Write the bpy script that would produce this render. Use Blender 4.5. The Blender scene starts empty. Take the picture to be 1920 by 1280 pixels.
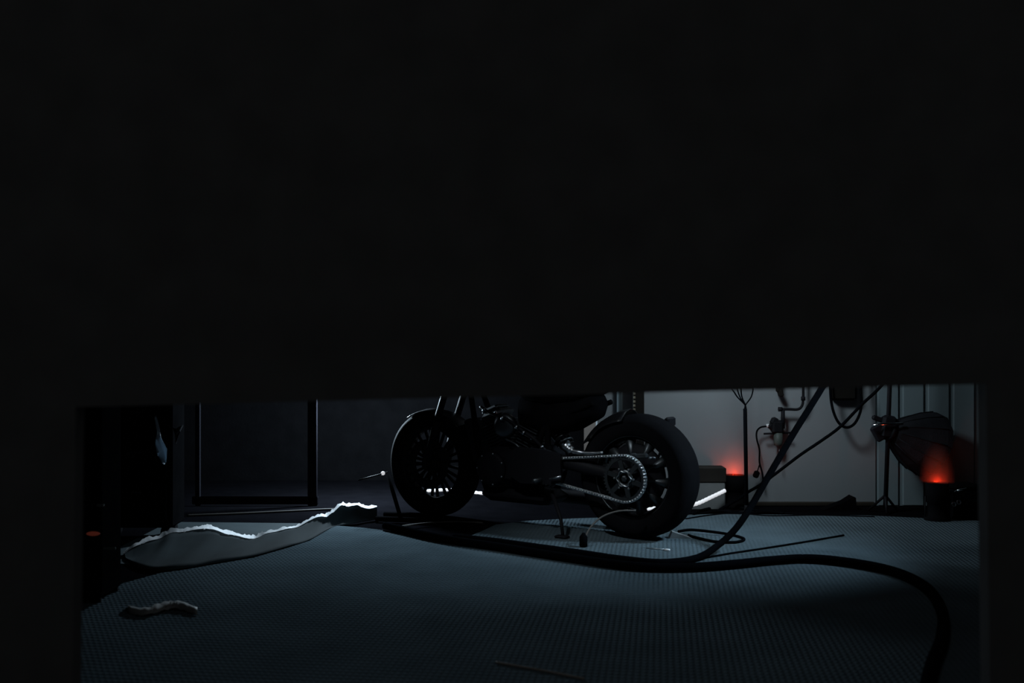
import bpy, math, random
from mathutils import Vector, Matrix
random.seed(7)
S = bpy.context.scene
COL = S.collection
PI = math.pi
CAMH = 1.04

# ------------------------------------------------------------------ camera, world, lights, exposure
cam_d = bpy.data.cameras.new('camera')
cam_d.sensor_width = 36.0
cam_d.lens = 37.5
cam_d.clip_start = 0.05
cam_d.dof.use_dof = True
cam_d.dof.focus_distance = 5.9
cam_d.dof.aperture_fstop = 2.0
cam = bpy.data.objects.new('camera', cam_d)
cam.location = (0, 0, CAMH)
cam.rotation_euler = (PI / 2, 0, 0)
COL.objects.link(cam)
S.camera = cam

world = bpy.data.worlds.new('world')
S.world = world
world.use_nodes = True
bg = world.node_tree.nodes['Background']
bg.inputs[0].default_value = (0.95, 1.0, 1.02, 1)
bg.inputs[1].default_value = 0.075

S.view_settings.view_transform = 'Standard'
S.view_settings.look = 'None'
S.view_settings.gamma = 1.0
S.view_settings.exposure = 0.0
S.view_settings.use_curve_mapping = False


def area(name, loc, target, sx, sy, power, col, spread=180):
    l = bpy.data.lights.new(name, 'AREA')
    l.shape = 'RECTANGLE'
    l.size, l.size_y = sx, sy
    l.energy = power
    l.color = col
    l.spread = math.radians(spread)
    o = bpy.data.objects.new(name, l)
    o.location = loc
    o.rotation_euler = (Vector(target) - Vector(loc)).to_track_quat('-Z', 'Y').to_euler()
    COL.objects.link(o)
    return o


def bulb(name, loc, power, col, rad):
    l = bpy.data.lights.new(name, 'POINT')
    l.energy = power
    l.color = col
    l.shadow_soft_size = rad
    o = bpy.data.objects.new(name, l)
    o.location = loc
    COL.objects.link(o)
    return o


# work lamp hung in the dark doorway behind the motorcycle, second lamp turned to the pale wall, then unseen fills added for dark parts
bulb('work_lamp', (-0.95, 6.90, 0.70), 128.0, (0.68, 0.86, 1.0), 0.05)
area('wall_lamp', (1.10, 5.75, 1.55), (1.85, 6.75, 0.25), 0.28, 0.28, 8.6, (0.80, 0.93, 1.0), 150)
area('side_fill', (2.9, 4.85, 2.2), (0.62, 5.38, 0.0), 0.25, 0.25, 6.3, (0.62, 0.84, 1.0), 46)  # unseen light added to brighten the mat around the rear tyre
area('bike_fill', (-0.6, 4.3, 2.0), (0.45, 5.52, 0.22), 0.16, 0.16, 0.95, (0.85, 0.95, 1.0), 40)  # unseen light added for glints on the chain and bare metal
area('ceiling_fill', (0.8, 3.5, 2.85), (0.7, 4.0, 0.0), 0.8, 0.4, 2.2, (0.95, 0.97, 1.0))  # unseen fill added to lift the blacks and the near floor


# ------------------------------------------------------------------ helpers
def at(px, py, d):
    """world point seen at a photograph position, d metres in front of the camera"""
    return Vector(((px - 960) / 2000 * d, d, CAMH - (py - 640) / 2000 * d))


def fl(px, py, z=0.0):
    """point on the floor (raised by z) at a photograph position"""
    d = (CAMH - z) * 2000 / (py - 640)
    return Vector(((px - 960) / 2000 * d, d, z))


def mat(name, col, rough=0.6, metal=0.0, var=0.15, scale=8.0, bump=0.0, bscale=40.0, spec=0.5, emit=None, estr=0.0, trans=0.0):
    m = bpy.data.materials.new(name)
    m.use_nodes = True
    nt = m.node_tree
    b = nt.nodes['Principled BSDF']
    b.inputs['Roughness'].default_value = rough
    b.inputs['Metallic'].default_value = metal
    b.inputs['Specular IOR Level'].default_value = spec
    if trans:
        b.inputs['Transmission Weight'].default_value = trans
    tc = nt.nodes.new('ShaderNodeTexCoord')
    nz = nt.nodes.new('ShaderNodeTexNoise')
    nz.inputs['Scale'].default_value = scale
    nz.inputs['Detail'].default_value = 4.0
    nt.links.new(tc.outputs['Object'], nz.inputs['Vector'])
    r = nt.nodes.new('ShaderNodeValToRGB')
    r.color_ramp.elements[0].position = 0.3
    r.color_ramp.elements[1].position = 0.7
    r.color_ramp.elements[0].color = tuple(c * (1 - var) for c in col) + (1,)
    r.color_ramp.elements[1].color = tuple(min(1, c * (1 + var)) for c in col) + (1,)
    nt.links.new(nz.outputs['Fac'], r.inputs['Fac'])
    nt.links.new(r.outputs['Color'], b.inputs['Base Color'])
    if bump:
        n2 = nt.nodes.new('ShaderNodeTexNoise')
        n2.inputs['Scale'].default_value = bscale
        nt.links.new(tc.outputs['Object'], n2.inputs['Vector'])
        bp = nt.nodes.new('ShaderNodeBump')
        bp.inputs['Strength'].default_value = bump
        bp.inputs['Distance'].default_value = 0.01
        nt.links.new(n2.outputs['Fac'], bp.inputs['Height'])
        nt.links.new(bp.outputs['Normal'], b.inputs['Normal'])
    if emit:
        b.inputs['Emission Color'].default_value = emit + (1,)
        b.inputs['Emission Strength'].default_value = estr
    return m


def mat_mat():
    """ribbed, studded rubber matting"""
    m = mat('ribbed_mat', (0.066, 0.089, 0.103), rough=1.0, var=0.15, scale=3.0, spec=0.0)
    nt = m.node_tree
    b = nt.nodes['Principled BSDF']
    tc = nt.nodes.new('ShaderNodeTexCoord')
    mp = nt.nodes.new('ShaderNodeMapping')
    mp.inputs['Rotation'].default_value = (0, 0, math.radians(8))
    nt.links.new(tc.outputs['Object'], mp.inputs['Vector'])
    w1 = nt.nodes.new('ShaderNodeTexWave')
    w1.bands_direction = 'X'
    w1.inputs['Scale'].default_value = 15.0
    w1.inputs['Distortion'].default_value = 0.6
    w1.inputs['Detail'].default_value = 1.0
    w2 = nt.nodes.new('ShaderNodeTexWave')
    w2.bands_direction = 'Y'
    w2.inputs['Scale'].default_value = 10.0
    w2.inputs['Distortion'].default_value = 0.8
    nt.links.new(mp.outputs['Vector'], w1.inputs['Vector'])
    nt.links.new(mp.outputs['Vector'], w2.inputs['Vector'])
    mx = nt.nodes.new('ShaderNodeMath')
    mx.operation = 'MULTIPLY'
    nt.links.new(w1.outputs['Fac'], mx.inputs[0])
    nt.links.new(w2.outputs['Fac'], mx.inputs[1])
    bp = nt.nodes.new('ShaderNodeBump')
    bp.inputs['Strength'].default_value = 0.6
    bp.inputs['Distance'].default_value = 0.008
    nt.links.new(mx.outputs[0], bp.inputs['Height'])
    nt.links.new(bp.outputs['Normal'], b.inputs['Normal'])
    return m


M = {
    'void': mat('black_cloth', (0.0035, 0.0035, 0.004), 1.0, spec=0.0, bump=0.3, bscale=60),
    'screen': mat('black_board', (0.058, 0.057, 0.057), 0.9, spec=0.0, var=0.1),
    'darkfloor': mat('dark_floor', (0.0035, 0.0035, 0.0045), 1.0, spec=0.0, bump=0.2),
    'matting': mat_mat(),
    'vinyl': mat('smooth_vinyl', (0.034, 0.047, 0.053), 0.85, spec=0.1, var=0.2, scale=3),
    'wall': mat('pale_wall', (0.20, 0.22, 0.235), 0.85, var=0.05, scale=2, spec=0.2),
    'panel': mat('grey_panel', (0.17, 0.22, 0.24), 0.8, var=0.07, scale=3, spec=0.2),
    'skirt': mat('dark_skirting', (0.02, 0.017, 0.013), 0.7, spec=0.2),
    'frame_dark': mat('dark_painted_frame', (0.018, 0.018, 0.023), 1.0, spec=0.0),
    'tyre': mat('tyre_rubber', (0.005, 0.005, 0.006), 0.9, spec=0.02, bump=0.1, bscale=90),
    'blk': mat('black_paint', (0.008, 0.008, 0.010), 0.6, spec=0.08),
    'blkgloss': mat('glossy_black_paint', (0.005, 0.005, 0.006), 0.4, spec=0.2),
    'alloy': mat('dark_alloy', (0.07, 0.078, 0.085), 0.42, 0.9),
    'steel': mat('steel', (0.45, 0.47, 0.50), 0.32, 1.0),
    'chrome': mat('chrome', (0.75, 0.78, 0.8), 0.16, 1.0),
    'leather': mat('black_leather', (0.004, 0.004, 0.004), 0.9, spec=0.0, bump=0.2, bscale=70),
    'cable': mat('black_cable', (0.0025, 0.003, 0.004), 1.0, spec=0.0),
    'cable_br': mat('brown_cable', (0.045, 0.04, 0.036), 0.5),
    'white': mat('white_plastic', (0.82, 0.83, 0.86), 0.5, bump=0.4, bscale=60, var=0.08),
    'scrap': mat('dull_plastic', (0.16, 0.165, 0.16), 0.7),
    'cream': mat('off_white_plastic', (0.6, 0.62, 0.64), 0.5),
    'card': mat('brown_cardboard', (0.022, 0.020, 0.018), 0.9, spec=0.1),
    'greybox': mat('grey_plastic', (0.13, 0.145, 0.15), 0.7),
    'fabric': mat('dark_grey_fabric', (0.016, 0.017, 0.02), 0.95, spec=0.03, bump=0.3, bscale=120),
    'rack': mat('brown_painted_steel', (0.008, 0.007, 0.006), 0.8, spec=0.1),
    'slot': mat('pale_worn_steel', (0.16, 0.14, 0.10), 0.6),
    'bowl': mat('smoky_plastic', (0.05, 0.06, 0.055), 0.5, spec=0.2),
    'foil': mat('grey_blue_foil', (0.33, 0.42, 0.50), 0.35, 0.3),
    'cord': mat('pale_brown_cord', (0.20, 0.18, 0.16), 0.7),
    'chain': mat('oiled_chain_steel', (0.75, 0.77, 0.8), 0.3, 1.0),
    'pipe': mat('teal_grey_pipe', (0.06, 0.075, 0.08), 0.8, spec=0.1),
    'vinyl_shaded': mat('shaded_smooth_vinyl', (0.014, 0.021, 0.024), 0.9, spec=0.05, var=0.2, scale=3),  # same vinyl toned down, shade of the curled face put into its colour
    'badge': mat('dull_grey_plate', (0.10, 0.11, 0.11), 0.6),
    'case': mat('matt_black_case', (0.004, 0.004, 0.0045), 1.0, spec=0.0),
    'lens': mat('red_lens', (0.7, 0.05, 0.02), 0.4, emit=(1.0, 0.14, 0.05), estr=0.55),
    'lens_dim': mat('dim_red_lens', (0.25, 0.03, 0.02), 0.5, emit=(1.0, 0.2, 0.12), estr=0.03),
}


def thin_mat(name, col, fac):
    """thin sheet that passes part of the light falling on its back"""
    m = bpy.data.materials.new(name)
    m.use_nodes = True
    nt = m.node_tree
    b = nt.nodes['Principled BSDF']
    b.inputs['Base Color'].default_value = col + (1,)
    b.inputs['Roughness'].default_value = 0.6
    tl = nt.nodes.new('ShaderNodeBsdfTranslucent')
    tl.inputs['Color'].default_value = col + (1,)
    mx = nt.nodes.new('ShaderNodeMixShader')
    mx.inputs[0].default_value = fac
    nt.links.new(b.outputs[0], mx.inputs[1])
    nt.links.new(tl.outputs[0], mx.inputs[2])
    nt.links.new(mx.outputs[0], nt.nodes['Material Output'].inputs['Surface'])
    return m


def glow_mat(density):
    """smoke hanging over a lamp, thinning out to nothing at its edge"""
    m = bpy.data.materials.new('lamp_glow')
    m.use_nodes = True
    nt = m.node_tree
    nt.nodes.remove(nt.nodes['Principled BSDF'])
    tc = nt.nodes.new('ShaderNodeTexCoord')
    mp = nt.nodes.new('ShaderNodeMapping')
    mp.inputs['Location'].default_value = (-1, -1, 0)
    mp.inputs['Scale'].default_value = (2, 2, 1)
    nt.links.new(tc.outputs['Generated'], mp.inputs['Vector'])
    ln = nt.nodes.new('ShaderNodeVectorMath')
    ln.operation = 'LENGTH'
    nt.links.new(mp.outputs['Vector'], ln.inputs[0])
    mr = nt.nodes.new('ShaderNodeMapRange')
    mr.inputs['From Min'].default_value = 0.15
    mr.inputs['From Max'].default_value = 1.0
    mr.inputs['To Min'].default_value = density
    mr.inputs['To Max'].default_value = 0.0
    nt.links.new(ln.outputs['Value'], mr.inputs['Value'])
    vs = nt.nodes.new('ShaderNodeVolumeScatter')
    vs.inputs['Color'].default_value = (1, 0.22, 0.12, 1)
    nt.links.new(mr.outputs['Result'], vs.inputs['Density'])
    nt.links.new(vs.outputs[0], nt.nodes['Material Output'].inputs['Volume'])
    return m


M['torn'] = thin_mat('torn_white_edge', (0.88, 0.88, 0.89), 0.78)
M['foil'] = thin_mat('grey_blue_film', (0.30, 0.38, 0.45), 0.45)
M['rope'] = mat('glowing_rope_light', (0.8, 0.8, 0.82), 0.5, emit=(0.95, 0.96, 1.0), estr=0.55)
M['glow1'] = glow_mat(2.2)
M['glow2'] = glow_mat(2.6)


class MB:
    def __init__(s):
        s.v = []
        s.f = []
        s.sm = []

    def add(s, vs, fs, smooth=False, mx=None):
        o = len(s.v)
        for p in vs:
            p = Vector(p)
            s.v.append(mx @ p if mx else p)
        for f in fs:
            s.f.append([i + o for i in f])
            s.sm.append(smooth)
        return s

    def box(s, c, size, rot=None, bev=0.0, mx=None):
        hx, hy, hz = [a / 2 for a in size]
        b = min(bev, hx * .9, hy * .9, hz * .9)
        R = rot if rot else Matrix.Identity(3)
        c = Vector(c)
        if b <= 0:
            vs = [Vector((x, y, z)) for x in (-hx, hx) for y in (-hy, hy) for z in (-hz, hz)]
            fs = [(0, 1, 3, 2), (4, 6, 7, 5), (0, 4, 5, 1), (2, 3, 7, 6), (0, 2, 6, 4), (1, 5, 7, 3)]
        else:
            ring = []
            def oct_(x, y):
                return [(x, y - b), (x - b, y), (-x + b, y), (-x, y - b), (-x, -y + b), (-x + b, -y), (x - b, -y), (x, -y + b)]
            lv = [(-hz, b), (-hz + b, 0), (hz - b, 0), (hz, b)]
            vs = []
            for z, ins in lv:
                vs += [Vector((x, y, z)) for x, y in oct_(hx - ins, hy - ins)]
            fs = [tuple(range(7, -1, -1)), tuple(range(24, 32))]
            for k in range(3):
                for i in range(8):
                    j = (i + 1) % 8
                    fs.append((k * 8 + i, k * 8 + j, k * 8 + 8 + j, k * 8 + 8 + i))
        return s.add([c + R @ p for p in vs], fs, False, mx)

    def tube(s, pts, r, seg=10, cap=True, mx=None, flat=1.0):
        pts = [Vector(p) for p in pts]
        n = len(pts)
        rs = r if isinstance(r, (list, tuple)) else [r] * n
        T = []
        for i in range(n):
            a = pts[max(0, i - 1)]
            b = pts[min(n - 1, i + 1)]
            t = (b - a)
            T.append(t.normalized() if t.length > 1e-9 else Vector((0, 0, 1)))
        up = Vector((0, 0, 1)) if abs(T[0].z) < .9 else Vector((1, 0, 0))
        N = (up - T[0] * up.dot(T[0])).normalized()
        vs, fs = [], []
        for i in range(n):
            N = (N - T[i] * N.dot(T[i]))
            N = N.normalized() if N.length > 1e-6 else T[i].orthogonal().normalized()
            B = T[i].cross(N)
            for k in range(seg):
                a = 2 * PI * k / seg
                vs.append(pts[i] + (N * math.cos(a) * flat + B * math.sin(a)) * rs[i])
        for i in range(n - 1):
            for k in range(seg):
                j = (k + 1) % seg
                fs.append((i * seg + k, i * seg + j, (i + 1) * seg + j, (i + 1) * seg + k))
        if cap:
            fs.append(tuple(range(seg - 1, -1, -1)))
            fs.append(tuple((n - 1) * seg + k for k in range(seg)))
        return s.add(vs, fs, True, mx)

    def lathe(s, prof, seg=32, mx=None, closed=False, smooth=True):
        """profile of (radius, height) turned about local Z"""
        n = len(prof)
        vs, fs = [], []
        for r, h in prof:
            for k in range(seg):
                a = 2 * PI * k / seg
                vs.append(Vector((r * math.cos(a), r * math.sin(a), h)))
        m = n if closed else n - 1
        for i in range(m):
            i2 = (i + 1) % n
            for k in range(seg):
                j = (k + 1) % seg
                fs.append((i * seg + k, i * seg + j, i2 * seg + j, i2 * seg + k))
        if not closed:
            fs.append(tuple(range(seg - 1, -1, -1)))
            fs.append(tuple((n - 1) * seg + k for k in range(seg)))
        return s.add(vs, fs, smooth, mx)

    def prism(s, poly, h, mx=None, smooth=False):
        """polygon in XY, extruded from 0 to h along Z"""
        n = len(poly)
        vs = [Vector((x, y, 0)) for x, y in poly] + [Vector((x, y, h)) for x, y in poly]
        fs = [tuple(range(n - 1, -1, -1)), tuple(range(n, 2 * n))]
        for i in range(n):
            j = (i + 1) % n
            fs.append((i, j, n + j, n + i))
        return s.add(vs, fs, smooth, mx)

    def grid(s, rows, thick=0.0):
        n = len(rows)
        m = len(rows[0])
        vs = [p for r in rows for p in r]
        fs = [(i * m + j, i * m + j + 1, (i + 1) * m + j + 1, (i + 1) * m + j) for i in range(n - 1) for j in range(m - 1)]
        if thick:
            o = len(vs)
            vs = vs + [Vector(p) - Vector((0, 0, thick)) for p in vs]
            fs = fs + [tuple(o + k for k in reversed(f)) for f in fs]
            rim = [i for i in range(m)] + [i * m + m - 1 for i in range(1, n)] + [(n - 1) * m + j for j in range(m - 2, -1, -1)] + [i * m for i in range(n - 2, 0, -1)]
            for a in range(len(rim)):
                b = (a + 1) % len(rim)
                fs.append((rim[b], rim[a], o + rim[a], o + rim[b]))
        return s.add(vs, fs, True)

    def build(s, name, m, parent=None, loc=None):
        me = bpy.data.meshes.new(name)
        off = Vector(loc) if loc is not None else Vector((0, 0, 0))
        me.from_pydata([tuple(p - off) for p in s.v], [], s.f)
        me.polygons.foreach_set('use_smooth', s.sm)
        me.update()
        import bmesh
        bm = bmesh.new()
        bm.from_mesh(me)
        bmesh.ops.recalc_face_normals(bm, faces=bm.faces)
        bm.to_mesh(me)
        bm.free()
        me.materials.append(m)
        o = bpy.data.objects.new(name, me)
        COL.objects.link(o)
        if parent:
            o.parent = parent
            if loc is not None:
                o.location = off - parent.location if parent.parent is None and parent.type == 'EMPTY' else off
        elif loc is not None:
            o.location = off
        return o


def spline(pts, n=8):
    pts = [Vector(p) for p in pts]
    out = []
    for i in range(len(pts) - 1):
        p0 = pts[max(0, i - 1)]
        p1, p2 = pts[i], pts[i + 1]
        p3 = pts[min(len(pts) - 1, i + 2)]
        for k in range(n):
            t = k / n
            out.append(0.5 * ((2 * p1) + (p2 - p0) * t + (2 * p0 - 5 * p1 + 4 * p2 - p3) * t * t + (3 * p1 - p0 - 3 * p2 + p3) * t ** 3))
    out.append(pts[-1])
    return out


def tag(o, label, cat, group=None):
    o['label'] = label
    o['category'] = cat
    if group:
        o['group'] = group
    return o


def thing(name, label, cat, loc=(0, 0, 0), rotz=0.0, group=None):
    o = bpy.data.objects.new(name, None)
    COL.objects.link(o)
    o.empty_display_size = 0.05
    o.location = loc
    o.rotation_euler = (0, 0, rotz)
    return tag(o, label, cat, group)


def struct(name, mb, m):
    o = mb.build(name, m)
    o['kind'] = 'structure'
    return o


def part(name, mb, m, root):
    """a mesh given in world coordinates, parented to a thing whose Empty stands at its base"""
    o = mb.build(name, m)
    o.parent = root
    bpy.context.view_layer.update()
    o.matrix_parent_inverse = root.matrix_world.inverted()
    return o


def axis_m(p, d):
    """matrix putting local Z along d at p"""
    q = Vector(d).normalized().to_track_quat('Z', 'Y')
    return Matrix.Translation(Vector(p)) @ q.to_matrix().to_4x4()


# ------------------------------------------------------------------ setting
YB = 6.75
struct('floor', MB().box((0.3, 3.1, -0.05), (8.4, 10.2, 0.1)), M['darkfloor'])
struct('wall_back', MB().box((1.42, YB + 0.06, 1.5), (1.76, 0.12, 3.0)), M['wall'])
# ribbed pale panels of the right end of the back wall
rb = MB()
rb.box((2.98, YB + 0.06, 1.5), (1.36, 0.10, 3.0))
for i in range(9):
    x = 2.32 + i * 0.16
    rb.box((x + 0.06, YB + 0.004, 1.5), (0.135, 0.014, 3.0), bev=0.006)
struct('wall_back_right', rb, M['panel'])
struct('wall_back_left', MB().box((-1.33, YB + 1.31, 1.5), (3.74, 0.12, 3.0)), M['void'])
struct('wall_left', MB().box((-3.2, 5.25, 1.5), (0.12, 5.7, 3.0)), M['void'])
struct('wall_right', MB().box((3.65, 5.25, 1.5), (0.12, 5.7, 3.0)), M['void'])
struct('ceiling', MB().box((0.2, 5.3, 3.05), (7.8, 5.8, 0.1)), M['void'])
struct('baseboard_back', MB().box((1.42, YB - 0.012, 0.014), (1.74, 0.024, 0.028), bev=0.006), M['skirt'])

# dark frame on the black wall at the left
struct('trim_1', MB().box((at(371, 800, 6.75).x, 6.75, 1.5), (0.035, 0.012, 3.0), bev=0.006), M['frame_dark'])
struct('trim_2', MB().box((at(586, 800, 6.75).x, 6.75, 1.5), (0.062, 0.012, 3.0), bev=0.006), M['frame_dark'])
struct('trim_3', MB().box(((at(371, 800, 6.75).x + at(586, 800, 6.75).x) / 2, 6.75, 0.035), (0.80, 0.012, 0.05), bev=0.006), M['frame_dark'])

# near black partition with the low opening the photograph looks through
YF = 2.5
def fx(px): return (px - 960) / 2000 * YF
def fz(py): return CAMH - (py - 640) / 2000 * YF
wf = MB()
xl, xr = fx(150), fx(1840)
zl, zr = fz(762), fz(719)
T = 0.05
def slab(poly):
    vs = [Vector((x, YF - T / 2, z)) for x, z in poly] + [Vector((x, YF + T / 2, z)) for x, z in poly]
    n = len(poly)
    fs = [tuple(range(n)), tuple(range(2 * n - 1, n - 1, -1))] + [(i, n + i, n + (i + 1) % n, (i + 1) % n) for i in range(n)]
    wf.add(vs, fs)
slab([(-3.2, zl + 0.03), (xl, zl), (xr, zr), (3.65, zr - 0.03), (3.65, 3.0), (-3.2, 3.0)])
slab([(-3.2, 0), (xl - 0.01, 0), (xl, zl), (-3.2, zl + 0.03)])
slab([(xr + 0.012, 0), (3.65, 0), (3.65, zr - 0.03), (xr, zr)])
struct('wall_front', wf, M['screen'])

# ------------------------------------------------------------------ floor coverings
def floor_sheet(name, poly, z, m, label, cat):
    mb = MB().prism(poly, z)
    o = mb.build(name, m)
    return tag(o, label, cat)

ml2 = (-2.75, 2.6)
MEDGE = [fl(*p) for p in ((985, 980), (930, 987), (902, 1000), (868, 1014), (800, 1008), (740, 1000), (680, 993), (632, 989), (622, 993), (580, 1018), (540, 1031), (475, 1050), (400, 1063), (350, 1072), (300, 1079), (225, 1100))]
floor_sheet('ribbed_floor_mat', [(p.x, p.y) for p in MEDGE] + [ml2, (-2.75, 0.2), (2.9, 0.2), (2.9, 6.05), (2.1, 6.31), (1.2, 6.36), (0.35, 6.2)], 0.012, M['matting'],
            'large dark teal ribbed rubber mat covering the floor under the motorcycle', 'mat')
floor_sheet('smooth_floor_sheet', [(-1.97, 6.13), (-1.98, 5.0), (-1.62, 4.95), (-1.10, 5.95), (-1.12, 6.08)], 0.004, M['vinyl'],
            'smooth grey-blue floor sheet behind the torn white edge at left', 'floor sheet')

E_px = [(232, 1038, 5.17), (250, 1025, 5.24), (275, 1014, 5.3), (300, 1008, 5.36), (320, 998, 5.42), (340, 996, 5.48), (365, 992, 5.54),
        (385, 990, 5.58), (402, 991, 5.6), (425, 1000, 5.58), (440, 1002, 5.58), (460, 1007, 5.57), (475, 1009, 5.57), (486, 1006, 5.6), (500, 999, 5.66),
        (520, 995, 5.72), (540, 990, 5.78), (560, 986, 5.82), (580, 975, 5.9), (600, 966, 5.97), (613, 966, 5.99), (626, 957, 6.05), (640, 946, 6.12),
        (655, 947, 6.14), (670, 945, 6.16), (686, 950, 6.2), (707, 948, 6.24)]
G_px = [(236, 1045), (262, 1062), (300, 1068), (350, 1063), (400, 1054), (475, 1041), (540, 1023), (580, 1011), (622, 988), (650, 982), (707, 972)]
E = spline([at(*p) for p in E_px], 8)
G0 = spline([fl(*p, 0.014) for p in G_px], 24)
G = [G0[round(i * (len(G0) - 1) / (len(E) - 1))] for i in range(len(E))]
rows = []
for t in (0.0, 0.12, 0.25, 0.4, 0.55, 0.7, 0.85, 1.0):
    row = []
    for i, (e, g) in enumerate(zip(E, G)):
        p = e.lerp(g, t)
        zz = e.z * (1 - t) ** 3.2 + g.z * (1 - (1 - t) ** 3.2)
        wob = 0.006 * math.sin(i * 0.19 + t * 5) * math.sin(PI * t)
        row.append(Vector((p.x, p.y, max(0.006, zz + wob))))
    rows.append(row)
root = thing('curled_floor_sheet', 'smooth floor sheet, darkened for shade, curled up along a ragged bright white torn edge', 'floor sheet', fl(470, 1030))
part('sheet', MB().grid(rows, 0.004), M['vinyl_shaded'], root)
ed = MB()
rg = random.Random(11)
n_ = len(E)
def wander(amp, hold):
    """slow random wobble with a little fine grain"""
    key = [rg.uniform(-1, 1) for _ in range(n_ // hold + 3)]
    out = []
    for i in range(n_):
        k, f = divmod(i / hold, 1)
        k = int(k)
        f = f * f * (3 - 2 * f)
        out.append(amp * (key[k] * (1 - f) + key[k + 1] * f + rg.uniform(-.25, .25)))
    return out
w1_, w2_, w3_ = wander(.0065, 2), wander(.0055, 3), wander(.006, 4)
rws = [[], [], [], []]
for i, p in enumerate(E):
    t = i / (n_ - 1)
    k = 1.3 if t < .3 else (1.2 if .33 < t < .52 else 1.0)
    h_ = 0.021 * k * (.5 + .5 * min(1, 12 * t, 20 * (1 - t)))
    for j, f in enumerate((0.0, .35, .7, 1.0)):
        rws[j].append(p + Vector((0, -.006 - .006 * f + w3_[i] * (1 - f), -0.008 + h_ * f + (w1_[i] if j == 3 else w2_[i] * (.4 if j else 1)))))
ed.grid(rws)
# loose flakes hanging below the edge
for i0, i1, dz_ in ((2, 17, -.014), (42, 58, -.016), (74, 82, -.015)):
    rws = [[], [], []]
    for i in range(i0, i1):
        u = (i - i0) / (i1 - 1 - i0)
        for j, f in enumerate((0.0, .5, 1.0)):
            rws[j].append(E[i] + Vector((0, -0.018 - rg.uniform(0, .004), dz_ * math.sin(PI * u) * 1.2 + (f - .5) * .012 + rg.uniform(-.004, .004))))
    ed.grid(rws)
o = part('torn_edge', ed, M['torn'], root)
o['label'] = 'bright white ragged torn edge'

# ------------------------------------------------------------------ motorcycle
TH = math.radians(34)
BR = Vector((0.668, 5.60, 0.012))
bike = thing('motorcycle', 'low black custom motorcycle with a fat bare rear tyre on its side stand', 'motorcycle', BR, PI - TH)
# local frame: x forward, y towards the camera side, z up
def bp(name, mb, m, parent=bike):
    o = mb.build(name, m)
    o.parent = parent
    return o

YAX = Matrix.Rotation(-PI / 2, 4, 'X')      # local Z -> +Y
def wheel_m(u, z, v=0.0):
    return Matrix.Translation((u, v, z)) @ YAX

def tyre_profile(R, t, w, groove=True):
    prof = []
    n = 28
    for i in range(n):
        a = 2 * PI * i / n
        ca, sa = math.cos(a), math.sin(a)
        e = 0.75
        x = math.copysign(abs(ca) ** e, ca)
        y = math.copysign(abs(sa) ** e, sa)
        r = R - t + x * t
        h = y * w
        if x > 0.7 and groove and i % 2 == 0:
            r -= 0.004
        prof.append((r, h))
    return prof

RR, FR = 0.325, 0.305
FU = 1.36
rt = bp('rear_tyre', MB().lathe(tyre_profile(RR, 0.068, 0.098), 64, wheel_m(0, RR), closed=True), M['tyre'])
# rear rim: barrel with lips
rim = MB().lathe([(0.212, -0.085), (0.222, -0.085), (0.224, -0.07), (0.205, -0.05), (0.20, 0.05), (0.224, 0.07), (0.222, 0.085), (0.212, 0.085), (0.19, 0.045), (0.19, -0.045)], 48, wheel_m(0, RR), closed=True)
rimo = bp('rear_rim', rim, M['alloy'])
dish = MB().lathe([(0.05, 0.062), (0.12, 0.060), (0.165, 0.045), (0.172, 0.035), (0.165, 0.03), (0.05, 0.04)], 40, wheel_m(0, RR), closed=True)
bp('wheel_disc', dish, M['blk'])
for k in range(10):
    a = 2 * PI * (k + .22) / 10
    sp = MB()
    d = Vector((math.cos(a), 0, math.sin(a)))
    sp.tube([Vector((0, 0.05, RR)) + d * 0.05, Vector((0, 0.045, RR)) + d * 0.12, Vector((0, 0.03, RR)) + d * 0.2], [0.02, 0.016, 0.034], 8)
    so = sp.build('spoke', M['alloy'])
    so.parent = rimo
hub = MB().lathe([(0.03, -0.12), (0.055, -0.11), (0.055, 0.11), (0.045, 0.13), (0.03, 0.13)], 24, wheel_m(0, RR))
bp('rear_hub', hub, M['alloy'])
# sprocket with windows and teeth
SV = 0.165
spk = MB()
nt_ = 42
outer, inner = [], []
N = nt_ * 4
ro = []
for i in range(N):
    a = 2 * PI * i / N
    r = 0.116 + (0.005 if i % 4 in (0, 1) else -0.003)
    ro.append((r, a))
for y0, y1 in ((SV - 0.004, SV + 0.004),):
    vs, fs = [], []
    for yy in (y0, y1):
        for r, a in ro:
            vs.append((r * math.cos(a), yy, RR + r * math.sin(a)))
        for r, a in ro:
            vs.append((0.098 * math.cos(a), yy, RR + 0.098 * math.sin(a)))
    for i in range(N):
        j = (i + 1) % N
        fs += [(i, j, N + j, N + i), (2 * N + i, 3 * N + i, 3 * N + j, 2 * N + j), (i, 2 * N + i, 2 * N + j, j), (N + i, N + j, 3 * N + j, 3 * N + i)]
    spk.add(vs, fs)
for k in range(6):
    a = 2 * PI * (k + .25) / 6
    d = Vector((math.cos(a), 0, math.sin(a)))
    c = Vector((0, SV, RR)) + d * 0.072
    spk.box(c, (0.06, 0.008, 0.024), Matrix.Rotation(-a, 3, 'Y'))
spk.lathe([(0.028, -0.004), (0.048, -0.004), (0.048, 0.004), (0.028, 0.004)], 32, wheel_m(0, RR, SV), closed=True)
spo = bp('sprocket', spk, M['alloy'])
cr = MB()
for k in range(48):     # scalloped bright carrier ring
    a = 2 * PI * k / 48
    pass
ring = []
for k in range(97):
    a = 2 * PI * k / 96
    r = 0.038 + 0.004 * math.cos(6 * a)
    ring.append((r * math.cos(a), SV + 0.008, RR + r * math.sin(a)))
cr.tube(ring, 0.0032, 6, False)
c_ = cr.build('carrier_ring', M['chain'])
c_.parent = spo
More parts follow.
